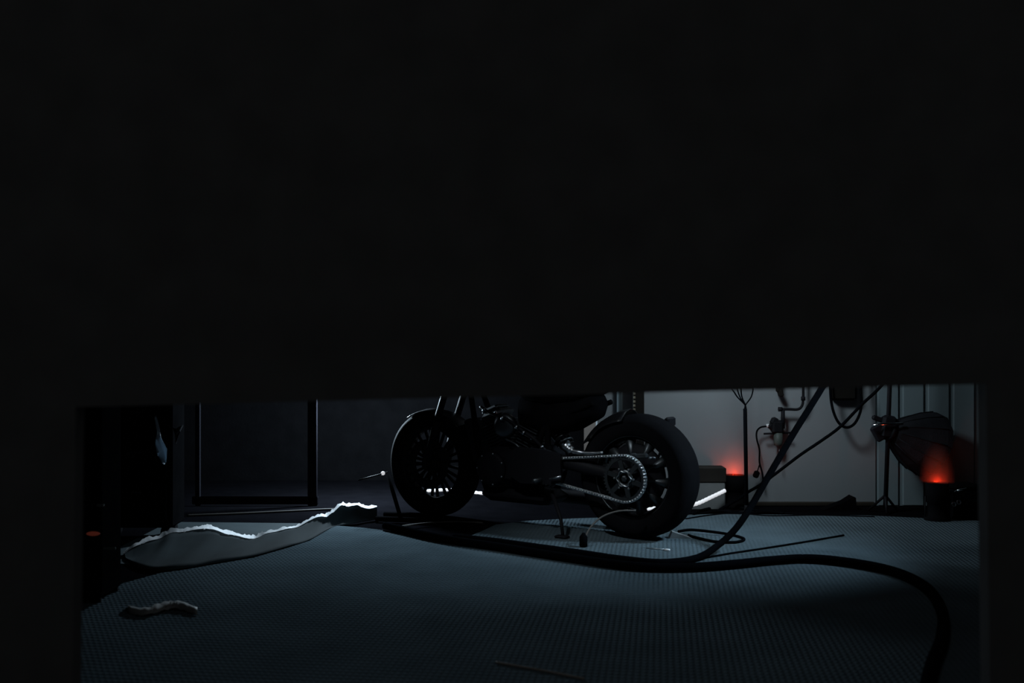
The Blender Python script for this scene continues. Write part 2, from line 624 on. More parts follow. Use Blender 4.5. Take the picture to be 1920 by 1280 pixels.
for k in range(6):
    a = 2 * PI * k / 6
    b_ = MB().lathe([(0.006, 0), (0.006, 0.008), (0.003, 0.010)], 6, wheel_m(0.055 * math.cos(a), RR + 0.055 * math.sin(a), SV + 0.002), smooth=False).build('sprocket_bolt', M['steel'])
    b_.parent = spo
bp('axle_nut', MB().lathe([(0.017, 0), (0.017, 0.02), (0.010, 0.024)], 6, wheel_m(0, RR, 0.15), smooth=False), M['alloy'])

# chain: rollers and side plates along both runs and round the sprocket
r1, r2 = 0.119, 0.040
c1 = Vector((0, SV, RR))
c2 = Vector((0.60, SV, RR + 0.02))
dv = c2 - c1
L = math.hypot(dv.x, dv.z)
base = math.atan2(dv.z, dv.x)
off = math.acos((r1 - r2) / L)
def cp(c, r, a): return Vector((c.x + r * math.cos(a), SV, c.z + r * math.sin(a)))
path = []
for k in range(41):
    a = base + off + (2 * PI - 2 * off) * k / 40
    path.append(cp(c1, r1, a))
for k in range(13):
    a = base - off + 2 * off * k / 12
    path.append(cp(c2, r2, a))
path.append(path[0])
lens = [0]
for a, b in zip(path, path[1:]):
    lens.append(lens[-1] + (b - a).length)
tot = lens[-1]
NL = int(tot / 0.0165)
def along(s):
    s %= tot
    for i in range(len(lens) - 1):
        if lens[i + 1] >= s:
            t = (s - lens[i]) / (lens[i + 1] - lens[i])
            return path[i].lerp(path[i + 1], t)
ch = MB()
for k in range(NL):
    a, b = along(tot * k / NL), along(tot * (k + 1) / NL)
    m_ = (a + b) / 2
    ang = math.atan2((b - a).z, (b - a).x)
    R = Matrix.Rotation(-ang, 3, 'Y')
    w = 0.009 if k % 2 else 0.006
    for sgn in (-1, 1):
        ch.box(m_ + Vector((0, sgn * w, 0)), (0.0195, 0.0022, 0.0135), R, bev=0.003)
    ch.lathe([(0.0055, -0.008), (0.0055, 0.008)], 8, wheel_m(a.x, a.z, SV))
    ch.lathe([(0.0058, 0), (0.005, 0.003), (0.003, 0.005), (0.001, 0.0058)], 8, wheel_m(a.x, a.z, SV + 0.009))
o = bp('chain', ch, M['chain'])
o['kind'] = 'stuff'
o['label'] = 'bright steel drive chain'

# swing arm
for sgn in (1, -1):
    sa = MB()
    v = 0.128 * sgn
    sa.tube(spline([(0.66, v * .8, RR + 0.02), (0.42, v, RR + 0.06), (0.2, v, RR + 0.03), (0.0, v, RR)], 6), [0.03] * 6 + [0.032] * 6 + [0.028] * 7, 10, flat=1.2)
    sa.box((-0.03, v, RR), (0.09, 0.018, 0.06), bev=0.006)
    bp('swing_arm', sa, M['blk'])
cc = MB().prism([(0.36, 0.285), (0.42, 0.265), (0.62, 0.26), (0.70, 0.30), (0.70, 0.42), (0.64, 0.455), (0.46, 0.45), (0.37, 0.43)], 0.02, Matrix.Translation((0, 0.195, 0)) @ Matrix.Rotation(PI / 2, 4, 'X'))
bp('chain_cover', cc, M['blk'])
pl = MB()
pl.tube(spline([(0.36, 0.15, 0.475), (0.33, 0.155, 0.455), (0.28, 0.16, 0.445), (0.20, 0.16, 0.444), (0.13, 0.16, 0.452)], 6), [0.026] * 4 + [0.022] * 4 + [0.013] * 6 + [0.009] * 6 + [0.007] * 5, 8)
bp('chain_guard', pl, M['steel'])
ca = MB()
ca.box((-0.075, 0.135, RR + 0.118), (0.085, 0.03, 0.026), Matrix.Rotation(0.1, 3, 'Y'), bev=0.006)
ca.box((-0.045, 0.15, RR + 0.125), (0.03, 0.02, 0.016), bev=0.004)
ca.tube([(-0.12, 0.13, RR + 0.115), (-0.155, 0.125, RR + 0.11)], 0.008, 8)
cao = bp('rear_caliper', ca, M['alloy'])
MB().lathe([(0.007, 0), (0.007, 0.01), (0.004, 0.013)], 6, wheel_m(-0.135, RR + 0.113, 0.14), smooth=False).build('caliper_bolt', M['steel']).parent = cao
# tail lamp bracket on the far side
tb = MB()
tb.tube(spline([(0.0, -0.13, RR), (-0.08, -0.14, RR + 0.17), (-0.11, -0.135, RR + 0.285)], 6), 0.009, 8)
tb.box((-0.125, -0.11, RR + 0.28), (0.028, 0.09, 0.05), bev=0.008)
tbo = bp('plate_bracket', tb, M['blk'])
# seat, tail and tank
st = MB()
for i_, (u, hw, zc, ht) in enumerate([(0, 0, 0, 0)]):
    pass
def loft(mb, secs, seg=20, ex=0.7):
    rows_ = []
    for (u, hw, zc, ht) in secs:
        ring_ = []
        for k in range(seg + 1):
            a = 2 * PI * k / seg
            ca_, sa_ = math.cos(a), math.sin(a)
            ring_.append(Vector((u, hw * math.copysign(abs(ca_) ** ex, ca_), zc + ht * math.copysign(abs(sa_) ** ex, sa_))))
        rows_.append(ring_)
    mb.grid(rows_)
    mb.f.append([len(mb.v) - len(rows_) * (seg + 1) + k for k in range(seg)])
    mb.sm.append(False)
    mb.f.append([len(mb.v) - (seg + 1) + k for k in range(seg)])
    mb.sm.append(False)
loft(st, [(0.20, 0.02, 0.80, 0.02), (0.22, 0.09, 0.79, 0.045), (0.34, 0.13, 0.755, 0.06), (0.5, 0.14, 0.735, 0.06), (0.66, 0.12, 0.75, 0.055), (0.74, 0.07, 0.775, 0.04)])
bp('seat', st, M['leather'])
tail = MB()
loft(tail, [(0.215, 0.05, 0.69, 0.03), (0.25, 0.10, 0.68, 0.07), (0.38, 0.12, 0.64, 0.10), (0.55, 0.12, 0.62, 0.11), (0.70, 0.10, 0.64, 0.09), (0.74, 0.03, 0.64, 0.03)])
bp('side_cover', tail, M['case'])
fe = MB()
rows_ = []
for k in range(13):
    a = math.radians(28 + k * 4.5)
    r = RR + 0.028
    rows_.append([Vector((r * math.cos(a), v, RR + r * math.sin(a) - 0.6 * abs(v) ** 2 * 8)) for v in (-0.11, -0.09, -0.05, 0, 0.05, 0.09, 0.11)])
fe.grid(rows_, 0.004)
bp('rear_fender', fe, M['blkgloss'])
tk = MB()
loft(tk, [(0.70, 0.06, 0.83, 0.05), (0.76, 0.13, 0.85, 0.09), (0.92, 0.16, 0.88, 0.11), (1.06, 0.13, 0.90, 0.09), (1.13, 0.05, 0.91, 0.05)])
tko = bp('fuel_tank', tk, M['blkgloss'])
MB().lathe([(0.03, 0), (0.03, 0.012), (0.022, 0.02)], 20, Matrix.Translation((0.93, 0, 0.985))).build('filler_cap', M['steel']).parent = tko
# frame
frm = MB()
for sgn in (1, -1):
    v = 0.10 * sgn
    frm.tube(spline([(1.10, 0.03 * sgn, 0.86), (0.98, v, 0.50), (0.92, v, 0.22), (0.84, v, 0.16), (0.62, v, 0.17), (0.52, v, 0.30), (0.50, v, 0.62)], 8), 0.017, 10)
    frm.tube(spline([(0.50, v, 0.60), (0.34, v * 1.05, 0.655), (0.22, v, 0.70)], 6), 0.014, 8)
    frm.tube([(0.62, v, 0.33), (0.50, v, 0.62)], 0.015, 8)
frm.tube([(1.12, 0, 0.88), (0.85, 0, 0.80), (0.50, 0, 0.66)], 0.024, 10)
frm.tube([(1.16, 0, 0.78), (1.09, 0, 0.96)], 0.035, 14)
bp('frame', frm, M['case'])
shk = MB()
shk.tube([(0.40, 0.02, 0.44), (0.56, 0.02, 0.63)], 0.018, 10)
co = []
for k in range(97):
    t = k / 96
    a = 2 * PI * 7 * t
    c = Vector((0.40, 0.02, 0.44)).lerp(Vector((0.56, 0.02, 0.63)), 0.1 + 0.8 * t)
    co.append(c + Vector((-0.765 * math.cos(a) * 0.035, math.sin(a) * 0.035, 0.64 * math.cos(a) * 0.035)))
shk.tube(co, 0.006, 6)
bp('shock_absorber', shk, M['alloy'])
# engine
en = MB()
en.box((0.76, 0, 0.33), (0.36, 0.30, 0.22), bev=0.05)
en.box((0.60, 0, 0.36), (0.20, 0.24, 0.18), bev=0.04)
en.lathe([(0.095, 0), (0.095, 0.02), (0.08, 0.03), (0.04, 0.032)], 28, wheel_m(0.84, 0.32, 0.145))
en.lathe([(0.06, 0), (0.06, 0.025), (0.05, 0.03)], 24, wheel_m(0.62, 0.36, 0.115))
eno = bp('engine', en, M['blk'])
for k in range(7):
    a = 2 * PI * k / 7
    MB().lathe([(0.006, 0), (0.006, 0.007), (0.003, 0.009)], 6, wheel_m(0.84 + 0.087 * math.cos(a), 0.32 + 0.087 * math.sin(a), 0.165), smooth=False).build('cover_bolt', M['steel']).parent = eno
for (u, z, an) in ((0.70, 0.44, 0.38), (0.84, 0.44, -0.38)):
    cyl = MB()
    Mx = Matrix.Translation((u, 0, z)) @ Matrix.Rotation(-an, 4, 'Y')
    cyl.lathe([(0.055, -0.03), (0.055, 0.16)], 20, Mx)
    for k in range(8):
        h = 0.005 + k * 0.018
        cyl.box((0, 0, h), (0.155, 0.17, 0.006), bev=0.002, mx=Mx)
    co_ = bp('cylinder', cyl, M['alloy'])
    hd = MB().box((0, 0, 0.18), (0.15, 0.165, 0.05), bev=0.018, mx=Mx)
    hd.box((0, 0, 0.215), (0.12, 0.13, 0.03), bev=0.012, mx=Mx)
    ho = hd.build('cylinder_head', M['alloy'])
    ho.parent = co_
    for sx in (-.055, .055):
        MB().lathe([(0.008, 0), (0.008, 0.012), (0.004, 0.016)], 6, Mx @ Matrix.Translation((sx, 0.083, 0.18)) @ YAX, smooth=False).build('head_bolt', M['steel']).parent = co_
af = MB().lathe([(0.03, 0), (0.07, 0.005), (0.07, 0.035), (0.055, 0.045), (0.02, 0.048)], 28, wheel_m(0.77, 0.56, 0.10))
bp('air_filter', af, M['alloy'])
# exhaust on the far side and a low belly pipe
ex = MB()
ex.tube(spline([(0.98, -0.05, 0.55), (1.04, -0.10, 0.42), (0.96, -0.15, 0.25), (0.80, -0.17, 0.17), (0.60, -0.19, 0.16)], 8), 0.022, 12)
ex.tube(spline([(0.62, -0.07, 0.55), (0.56, -0.15, 0.42), (0.60, -0.18, 0.27), (0.70, -0.18, 0.19)], 8), 0.020, 12)
bp('exhaust_pipe', ex, M['alloy'])
mf = MB().tube(spline([(0.62, -0.19, 0.16), (0.55, -0.19, 0.155), (0.30, -0.19, 0.15), (0.10, -0.19, 0.15), (0.06, -0.19, 0.15)], 4), [0.024, 0.03, 0.038, 0.045] + [0.046] * 11 + [0.044, 0.034], 16)
bp('muffler', mf, M['blk'])
bl = MB().box((0.72, 0, 0.17), (0.46, 0.24, 0.075), bev=0.03)
bp('belly_pan', bl, M['blk'])
# oil lines and cables of the engine bay
for pts, r, m_ in (
        ([(0.58, 0.13, 0.50), (0.66, 0.16, 0.56), (0.74, 0.15, 0.60), (0.86, 0.14, 0.63), (0.94, 0.12, 0.66)], 0.008, 'blk'),
        ([(0.50, 0.12, 0.43), (0.56, 0.15, 0.50), (0.62, 0.15, 0.53)], 0.010, 'blk'),
        ([(0.62, 0.155, 0.40), (0.66, 0.165, 0.46), (0.74, 0.16, 0.49)], 0.006, 'alloy')):
    bp('oil_line', MB().tube(spline(pts, 6), r, 8), M[m_])
for p in ((0.58, 0.14, 0.50), (0.66, 0.17, 0.56), (0.52, 0.135, 0.455), (0.76, 0.16, 0.605), (0.90, 0.14, 0.645), (0.62, 0.16, 0.53)):
    bp('hose_clamp', MB().lathe([(0.008, -0.006), (0.014, -0.006), (0.014, 0.006), (0.008, 0.006)], 12, axis_m(p, (1, 0.2, 0.6)), closed=True), M['steel'])
# foot rest and stand
fp = MB().tube([(0.48, 0.13, 0.29), (0.50, 0.25, 0.285)], 0.013, 10)
fp.box((0.46, 0.14, 0.29), (0.11, 0.016, 0.05), bev=0.006)
fpo = bp('footrest', fp, M['alloy'])
MB().tube([(0.42, 0.215, 0.298), (0.345, 0.225, 0.318)], 0.007, 8).build('toe_lever', M['steel']).parent = fpo
ss = MB().tube([(0.46, 0.13, 0.22), (0.36, 0.20, 0.09), (0.325, 0.235, 0.008)], [0.012, 0.010, 0.009], 8)
ss.box((0.325, 0.245, 0.008), (0.07, 0.05, 0.012), bev=0.004)
bp('side_stand', ss, M['blk'])
# front wheel
ft = bp('front_tyre', MB().lathe(tyre_profile(FR + 0.012, 0.056, 0.062), 56, wheel_m(FU, FR), closed=True), M['tyre'])
fr_ = MB().lathe([(0.208, -0.045), (0.226, -0.045), (0.216, 0), (0.226, 0.045), (0.208, 0.045), (0.20, 0)], 44, wheel_m(FU, FR), closed=True)
fro = bp('front_rim', fr_, M['blk'])
for k in range(24):
    a = 2 * PI * (k + .5) / 24
    d = Vector((math.cos(a), 0, math.sin(a)))
    sgn = 1 if k % 2 else -1
    q = MB().box(Vector((FU, 0, FR)) + d * 0.125 + Vector((0, 0.006 * sgn, 0)), (0.17, 0.010, 0.016), Matrix.Rotation(-a, 3, 'Y')).build('spoke', M['blk'])
    q.parent = fro
bp('front_hub', MB().lathe([(0.03, -0.09), (0.05, -0.05), (0.05, 0.05), (0.03, 0.09)], 20, wheel_m(FU, FR)), M['blk'])
dsc = MB().lathe([(0.095, 0), (0.145, 0), (0.145, 0.005), (0.095, 0.005)], 40, wheel_m(FU, FR, 0.062), closed=True)
for k in range(6):
    a = 2 * PI * k / 6
    dsc.box((FU + 0.07 * math.cos(a), 0.0645, FR + 0.07 * math.sin(a)), (0.065, 0.005, 0.014), Matrix.Rotation(-a, 3, 'Y'))
bp('brake_disc', dsc, M['blk'])
bp('front_caliper', MB().box((FU - 0.12, 0.075, FR + 0.06), (0.045, 0.05, 0.09), Matrix.Rotation(0.5, 3, 'Y'), bev=0.01), M['blk'])
for sgn in (1, -1):
    fk = MB()
    v = 0.095 * sgn
    fk.tube([(FU - 0.01, v, FR - 0.02), (FU - 0.09, v, FR + 0.26)], 0.027, 14)
    fk.tube([(FU - 0.085, v, FR + 0.25), (FU - 0.25, v, FR + 0.70)], 0.020, 14)
    bp('fork_leg', fk, M['blk'])
for du, dz in ((-0.16, 0.47), (-0.235, 0.67)):
    bp('fork_yoke', MB().box((FU + du, 0, FR + dz), (0.07, 0.24, 0.03), Matrix.Rotation(0.34, 3, 'Y'), bev=0.01), M['blk'])
ff = MB()
rows_ = []
for k in range(13):
    a = math.radians(60 + k * 6)
    r = FR + 0.02
    rows_.append([Vector((FU + r * math.cos(a), v, FR + r * math.sin(a) - 3 * v * v)) for v in (-0.07, -0.05, 0, 0.05, 0.07)])
ff.grid(rows_, 0.004)
bp('front_fender', ff, M['blkgloss'])
hb = MB().tube(spline([(0.98, 0.38, 1.02), (1.03, 0.28, 1.04), (1.10, 0.10, 1.05), (1.11, 0, 1.05), (1.10, -0.10, 1.05), (1.03, -0.28, 1.04), (0.98, -0.38, 1.02)], 6), 0.012, 10)
hbo = bp('handlebar', hb, M['blk'])
for sgn in (1, -1):
    MB().tube([(0.99, 0.36 * sgn, 1.022), (0.92, 0.50 * sgn, 1.0)], 0.018, 12).build('grip', M['tyre']).parent = hbo
hl = MB().lathe([(0.02, -0.10), (0.07, -0.07), (0.09, 0.0), (0.09, 0.05), (0.08, 0.055)], 28, axis_m((1.26, 0, 0.86), (1, 0, -0.05)))
hlo = bp('headlight', hl, M['blk'])
MB().lathe([(0.078, 0.0), (0.06, 0.012), (0.02, 0.018)], 24, axis_m((1.312, 0, 0.857), (1, 0, -0.05))).build('headlight_glass', M['bowl']).parent = hlo
rd = MB().box((1.01, 0, 0.46), (0.05, 0.22, 0.26), Matrix.Rotation(0.3, 3, 'Y'), bev=0.01)
bp('radiator', rd, M['blk'])

# ------------------------------------------------------------------ things behind and beneath the motorcycle
# bright white line behind the motorcycle, given its own glow as rope lights
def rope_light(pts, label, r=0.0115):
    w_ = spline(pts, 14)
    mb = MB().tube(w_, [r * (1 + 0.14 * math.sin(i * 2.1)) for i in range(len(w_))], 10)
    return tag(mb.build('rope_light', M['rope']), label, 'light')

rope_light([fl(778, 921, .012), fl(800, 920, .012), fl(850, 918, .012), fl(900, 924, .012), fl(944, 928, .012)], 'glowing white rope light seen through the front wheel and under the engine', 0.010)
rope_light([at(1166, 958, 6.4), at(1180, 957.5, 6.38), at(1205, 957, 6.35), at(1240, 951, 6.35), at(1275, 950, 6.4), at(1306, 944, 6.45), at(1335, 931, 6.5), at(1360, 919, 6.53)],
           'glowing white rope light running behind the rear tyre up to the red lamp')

# front wheel stand with a white knob on its handle
root = thing('front_wheel_stand', 'low black wheel stand with a white-tipped rod left of the front wheel', 'stand', at(745, 962, 6.3).to_2d().to_3d())
sb_ = MB()
pA, pB = fl(705, 972, 0.02), fl(800, 976, 0.02)
sb_.tube([pA, pB], 0.016, 8)
sb_.tube([fl(720, 964, 0.02), fl(790, 966, 0.02)], 0.016, 8)
sb_.tube([(pA + pB) / 2, at(728, 892, 6.25)], 0.012, 8)
part('base', sb_, M['case'], root)
part('rod', MB().tube([at(727, 885, 6.25), at(690, 895, 6.2), at(672, 900, 6.18)], 0.004, 8), M['blk'], root)
part('tip', MB().lathe([(0.003, -0.012), (0.009, -0.009), (0.012, 0), (0.009, 0.009), (0.003, 0.012)], 14, axis_m(at(718, 887, 6.24), (1, 0, 0.2))), M['rope'], root)['label'] = 'white round tip'  # glow put into the tip to show its bright glint

# wheel chock
ck = MB()
c0 = fl(1274, 1006, 0.012)
ck.prism([(-0.06, 0), (0.06, 0), (-0.045, 0.035)], 0.05, Matrix.Translation(c0) @ Matrix.Rotation(PI / 2, 4, 'X') )
tag(ck.build('wheel_chock', M['greybox']), 'small grey wedge tucked against the rear tyre on the mat', 'wedge')

# ------------------------------------------------------------------ cables on the floor
def cable(name, pts, r, m, label, cat='cable', n=10, seg=10):
    o = MB().tube(spline(pts, n), r, seg).build(name, m)
    return tag(o, label, cat)

Z0 = 0.012
hA = [(722, 985), (762, 994), (805, 1004), (860, 1014), (930, 1024), (1000, 1035), (1080, 1047), (1150, 1057), (1220, 1063), (1300, 1063), (1380, 1057), (1450, 1050), (1520, 1047), (1600, 1055), (1680, 1072), (1738, 1102), (1766, 1145), (1766, 1195), (1748, 1245), (1735, 1310), (1740, 1400)]
cable('thick_hose', [fl(x, y, Z0 + 0.021) for x, y in hA], 0.021, M['cable'], 'thick black hose sweeping across the mat in front of the motorcycle to lower right', 'hose')
dpts = [at(1974, 0, 6.0), at(1700, 460, 5.75), at(1620, 592, 5.62), at(1541, 727, 5.5), at(1490, 809, 5.42), at(1440, 894, 5.33), at(1410, 946, 5.27), at(1380, 990, 5.2), at(1345, 1023, 5.13)]
dpts += [fl(1305, 1046, Z0 + .016), fl(1240, 1054, Z0 + .016), fl(1160, 1047, Z0 + .016), fl(1080, 1035, Z0 + .016), fl(1000, 1024, Z0 + .016), fl(920, 1013, Z0 + .016), fl(850, 1006, Z0 + .016)]
cable('hanging_cable', dpts, 0.0165, M['cable'], 'thick straight black cable slanting down from above to the mat right of the rear tyre')
cable('hanging_cable', [at(1930, 20, 6.25), at(1890, 300, 6.25), at(1810, 510, 6.25), at(1725, 632, 6.25), at(1655, 720, 6.25), at(1617, 757, 6.27), at(1575, 800, 6.3), at(1540, 826, 6.33), at(1500, 853, 6.36), at(1450, 891, 6.42), at(1425, 909, 6.48), at(1403, 922, 6.56), at(1385, 935, 6.58), fl(1350, 955, 0.012)], 0.0095, M['cable'],
      'thinner slack black cable slanting in front of the wall and crossing the thick one')
cable('floor_cable', [fl(1318, 1046, Z0 + .005), fl(1370, 1037, Z0 + .005), fl(1430, 1028, Z0 + .005), fl(1500, 1017, Z0 + .005), fl(1582, 1003, Z0 + .005)], 0.005, M['cable'],
      'thin straight dark cable lying on the mat pointing to the right wall')
lp = [(1291, 1003), (1294, 1004), (1300, 1006), (1340, 1015), (1380, 1016), (1395, 1010), (1370, 1002), (1330, 996), (1295, 993), (1272, 996)]
cable('cable_coil', [fl(x, y, Z0 + .007 + (0.012 if i > 6 else 0)) for i, (x, y) in enumerate(lp)], 0.0075, M['cable'], 'small open loop of black cable on the mat right of the rear tyre')
lc = [(1010, 1042), (950, 1028), (880, 1013), (810, 1003), (765, 997), (746, 991), (757, 986), (800, 981), (850, 978), (905, 980)]
cable('floor_cable', [fl(x, y, Z0 + .006) for x, y in lc], 0.006, M['cable_br'], 'thin brownish cable bent into a hairpin on the dark floor under the front wheel')
root = thing('arched_cable', 'thin brown cable arching up from a black plug beside the side stand', 'cable', fl(1095, 1030, Z0))
part('lead', MB().tube(spline([at(1192, 957, 5.41), at(1160, 958, 5.40), at(1130, 968, 5.39), at(1110, 985, 5.37), at(1099, 1003, 5.35), at(1095, 1018, 5.33)], 8), 0.005, 8), M['cable_br'], root)
pg = at(1094, 1012, 5.34)
part('plug', MB().lathe([(0.012, 0), (0.02, 0.004), (0.02, 0.05), (0.012, 0.062), (0.007, 0.07)], 14, Matrix.Translation((pg.x, pg.y, Z0))), M['cable'], root)
cable('floor_cable', [fl(350, 966, 0.007), fl(430, 963, 0.007), fl(520, 959, 0.007), fl(600, 955, 0.007), fl(645, 954, 0.007)], 0.006, M['cable_br'], 'thin faint cable on the dark floor below the dark frame at left')
cable('floor_cable', [fl(930, 1241, Z0 + .003), fl(980, 1250, Z0 + .003), fl(1030, 1259, Z0 + .003), fl(1095, 1272, Z0 + .003)], 0.0035, M['cord'], 'faint thin brownish cord on the mat at the bottom centre')
sp_ = MB().tube([fl(1212, 1027, Z0 + .004), fl(1246, 1030, Z0 + .004)], 0.0025, 8)
root = thing('metal_rod', 'tiny bright metal rod lying on the mat in front of the rear tyre', 'rod', fl(1235, 1029, Z0))
part('shaft', sp_, M['steel'], root)
part('tip', MB().tube([fl(1246, 1030, Z0 + .005), fl(1256, 1031, Z0 + .005)], 0.005, 8), M['white'], root)
# tangle of cables by the wall, right of the rear tyre
tang = [
    ([(1300, 962), (1330, 953), (1370, 950), (1420, 957), (1470, 962)], 'black cable end lying behind the rear tyre nearest the white rope light'),
    ([(1285, 974), (1330, 967), (1380, 963), (1440, 968), (1530, 967), (1640, 970)], 'long black cable along the back edge of the mat to the lamp stand'),
    ([(1300, 966), (1350, 958), (1400, 962), (1450, 958)], 'short black cable between the rear tyre and the red lamp')]
for pts, lab in tang:
    cable('wall_cable', [fl(x, y, 0.009) for x, y in pts], 0.009, M['cable'], lab)
# crumpled scrap of plastic, out of focus in front
sc_ = []
rg = random.Random(5)
for j in range(4):
    row = []
    for i in range(22):
        t = i / 21
        p = fl(240 + 130 * t, 1136 + 6 * math.sin(t * 7) + 4 * j, Z0 + 0.004)
        row.append(p + Vector((0, 0, 0.010 * rg.random() * math.sin(PI * min(1, max(0, t))) + (0.012 if j in (1, 2) else 0))))
    sc_.append(row)
tag(MB().grid(sc_, 0.003).build('plastic_scrap', M['scrap']), 'crumpled pale strip of plastic lying on the mat at lower left, out of focus', 'scrap')

# ------------------------------------------------------------------ red lamps
def red_lamp(d, px, rim_y, r, label, power, lens, glow_vol=None, depth=0.022):
    c = at(px, rim_y, d)
    zt = c.z
    root = thing('red_lamp', label, 'lamp', (c.x, c.y, 0), group='red floor lamps')
    body = MB()
    body.lathe([(r * 1.05, 0.0), (r * 1.12, 0.006), (r * 1.12, 0.03), (r * .86, 0.036), (r * .86, 0.11), (r, 0.118), (r, zt), (r * .90, zt), (r * .90, zt - depth - .012), (r * .5, zt - depth - .014)], 28, Matrix.Translation((c.x, c.y, 0)))
    part('housing', body, M['case'], root)
    part('lens', MB().lathe([(r * .88, 0), (r * .88, 0.004), (r * .6, 0.009), (r * .1, 0.011)], 24, Matrix.Translation((c.x, c.y, zt - depth - .010))), lens, root)
    for q in (-1, 1):
        part('bracket', MB().tube([(c.x + q * (r + .004), c.y, 0.03), (c.x + q * (r + .004), c.y, 0.15)], 0.004, 6), M['blk'], root)
    if power:
        l = bpy.data.lights.new('red_bulb', 'POINT')
        l.energy = power
        l.color = (1.0, 0.12, 0.05)
        l.shadow_soft_size = 0.012
        lo = bpy.data.objects.new('red_bulb', l)
        lo.location = (c.x, c.y, zt + 0.002)
        H, W = 0.24, 0.10
        prof = [(W * math.cos(t), H * math.sin(t)) for t in [PI / 2 * k / 10 * .97 for k in range(11)]]
        o = part('red_glow', MB().lathe(prof, 24, Matrix.Translation((c.x, c.y, zt + 0.001))), glow_vol, root)
        o['label'] = 'soft red glow over the lamp, drawn as an added tinted volume'
        COL.objects.link(lo)
    return root


red_lamp(6.675, 1378, 890, 0.062, 'round black floor lamp glowing red up the pale wall behind the rear tyre', 0.5, M['lens'], M['glow1'])
red_lamp(6.15, 1757, 904, 0.064, 'round black floor lamp glowing orange-red under the dark softbox at right', 0.42, M['lens'], M['glow2'])

# tall black case at the left of the opening
e0 = at(228, 1140, 4.40)
root = thing('speaker_case', 'tall black case nearest the left edge with a small dim red light', 'case', (e0.x - 0.16, 4.30, 0))
part('body', MB().box((e0.x - 0.16, 4.29, 0.53), (0.32, 0.22, 1.0), bev=0.01), M['case'], root)
for sx in (-.13, .13):
    for sy in (-.09, .09):
        part('foot', MB().lathe([(0.018, 0), (0.02, 0.03)], 12, Matrix.Translation((e0.x - 0.16 + sx, 4.30 + sy, 0.0))), M['tyre'], root)
rl = at(175, 1000, 4.178)
part('indicator', MB().lathe([(0.024, 0), (0.024, 0.004), (0.018, 0.008), (0.006, 0.010)], 20, Matrix.Translation(rl) @ Matrix.Diagonal((1.1, 1, 0.36, 1)) @ Matrix.Rotation(PI / 2, 4, 'X')), M['lens_dim'], root)['label'] = 'dim red light'
for px, py, w_ in ((205, 1028, .05), (188, 947, .03)):
    part('badge', MB().box(at(px, py, 4.178), (w_, 0.006, 0.010), bev=0.002), M['badge'], root)

# ------------------------------------------------------------------ right: light stand with softbox
pb = fl(1660, 962)
root = thing('light_stand', 'slim black light stand with a chrome clamp bar, right of the centre of the wall', 'stand', pb)
top = at(1668, 725, pb.y)
part('pole', MB().tube([pb + Vector((0, 0, 0.03)), top, top + (top - pb) * 1.1], 0.0135, 12), M['blk'], root)
for a in (0.4, 2.5, 4.6):
    part('leg', MB().tube([pb + Vector((0, 0, 0.11)), pb + Vector((0.10 * math.cos(a), 0.08 * math.sin(a) + .02, 0.008))], 0.008, 8), M['blk'], root)
cl = at(1664, 800, pb.y)
kb = MB().box(cl + Vector((0, -0.01, 0)), (0.085, 0.06, 0.14), Matrix.Rotation(0.15, 3, 'Y'), bev=0.015)
kb.box(cl + Vector((-0.055, -0.005, -0.035)), (0.07, 0.04, 0.10), Matrix.Rotation(-0.5, 3, 'Y'), bev=0.01)
kb.box(cl + Vector((-0.05, 0, 0.045)), (0.09, 0.03, 0.03), Matrix.Rotation(0.35, 3, 'Y'), bev=0.008)
part('clamp', kb, M['blk'], root)
part('clamp_bar', MB().tube([at(1634, 798, pb.y - .06), at(1650, 795, pb.y - .06), at(1693, 794, pb.y - .06)], 0.008, 10), M['chrome'], root)['label'] = 'chrome clamp bar'

ax = Vector((0.88, 0.30, -0.30)).normalized()
b0 = at(1676, 810, pb.y + 0.02)
root = thing('softbox', 'dark grey fabric softbox tilted down beside the light stand, lit red from below', 'softbox', (b0.x, b0.y, 0.0))
sx_ = MB()
MX = axis_m(b0, ax)
sx_.lathe([(0.045, -0.03), (0.075, 0.0), (0.12, 0.07), (0.165, 0.15), (0.20, 0.24), (0.206, 0.27), (0.190, 0.27), (0.185, 0.25)], 12, MX, smooth=False)
part('fabric_hood', sx_, M['fabric'], root)
part('ring', MB().lathe([(0.040, -0.05), (0.062, -0.05), (0.062, -0.02), (0.040, -0.02)], 24, MX, closed=True), M['blk'], root)
for k in range(12):
    a = 2 * PI * k / 12
    d = Vector((math.cos(a), math.sin(a), 0))
    part('rib', MB().tube([MX @ (d * 0.076 + Vector((0, 0, 0.0))), MX @ (d * 0.122 + Vector((0, 0, 0.07))), MX @ (d * 0.167 + Vector((0, 0, 0.15))), MX @ (d * 0.202 + Vector((0, 0, 0.24)))], 0.0035, 6), M['fabric'], root)

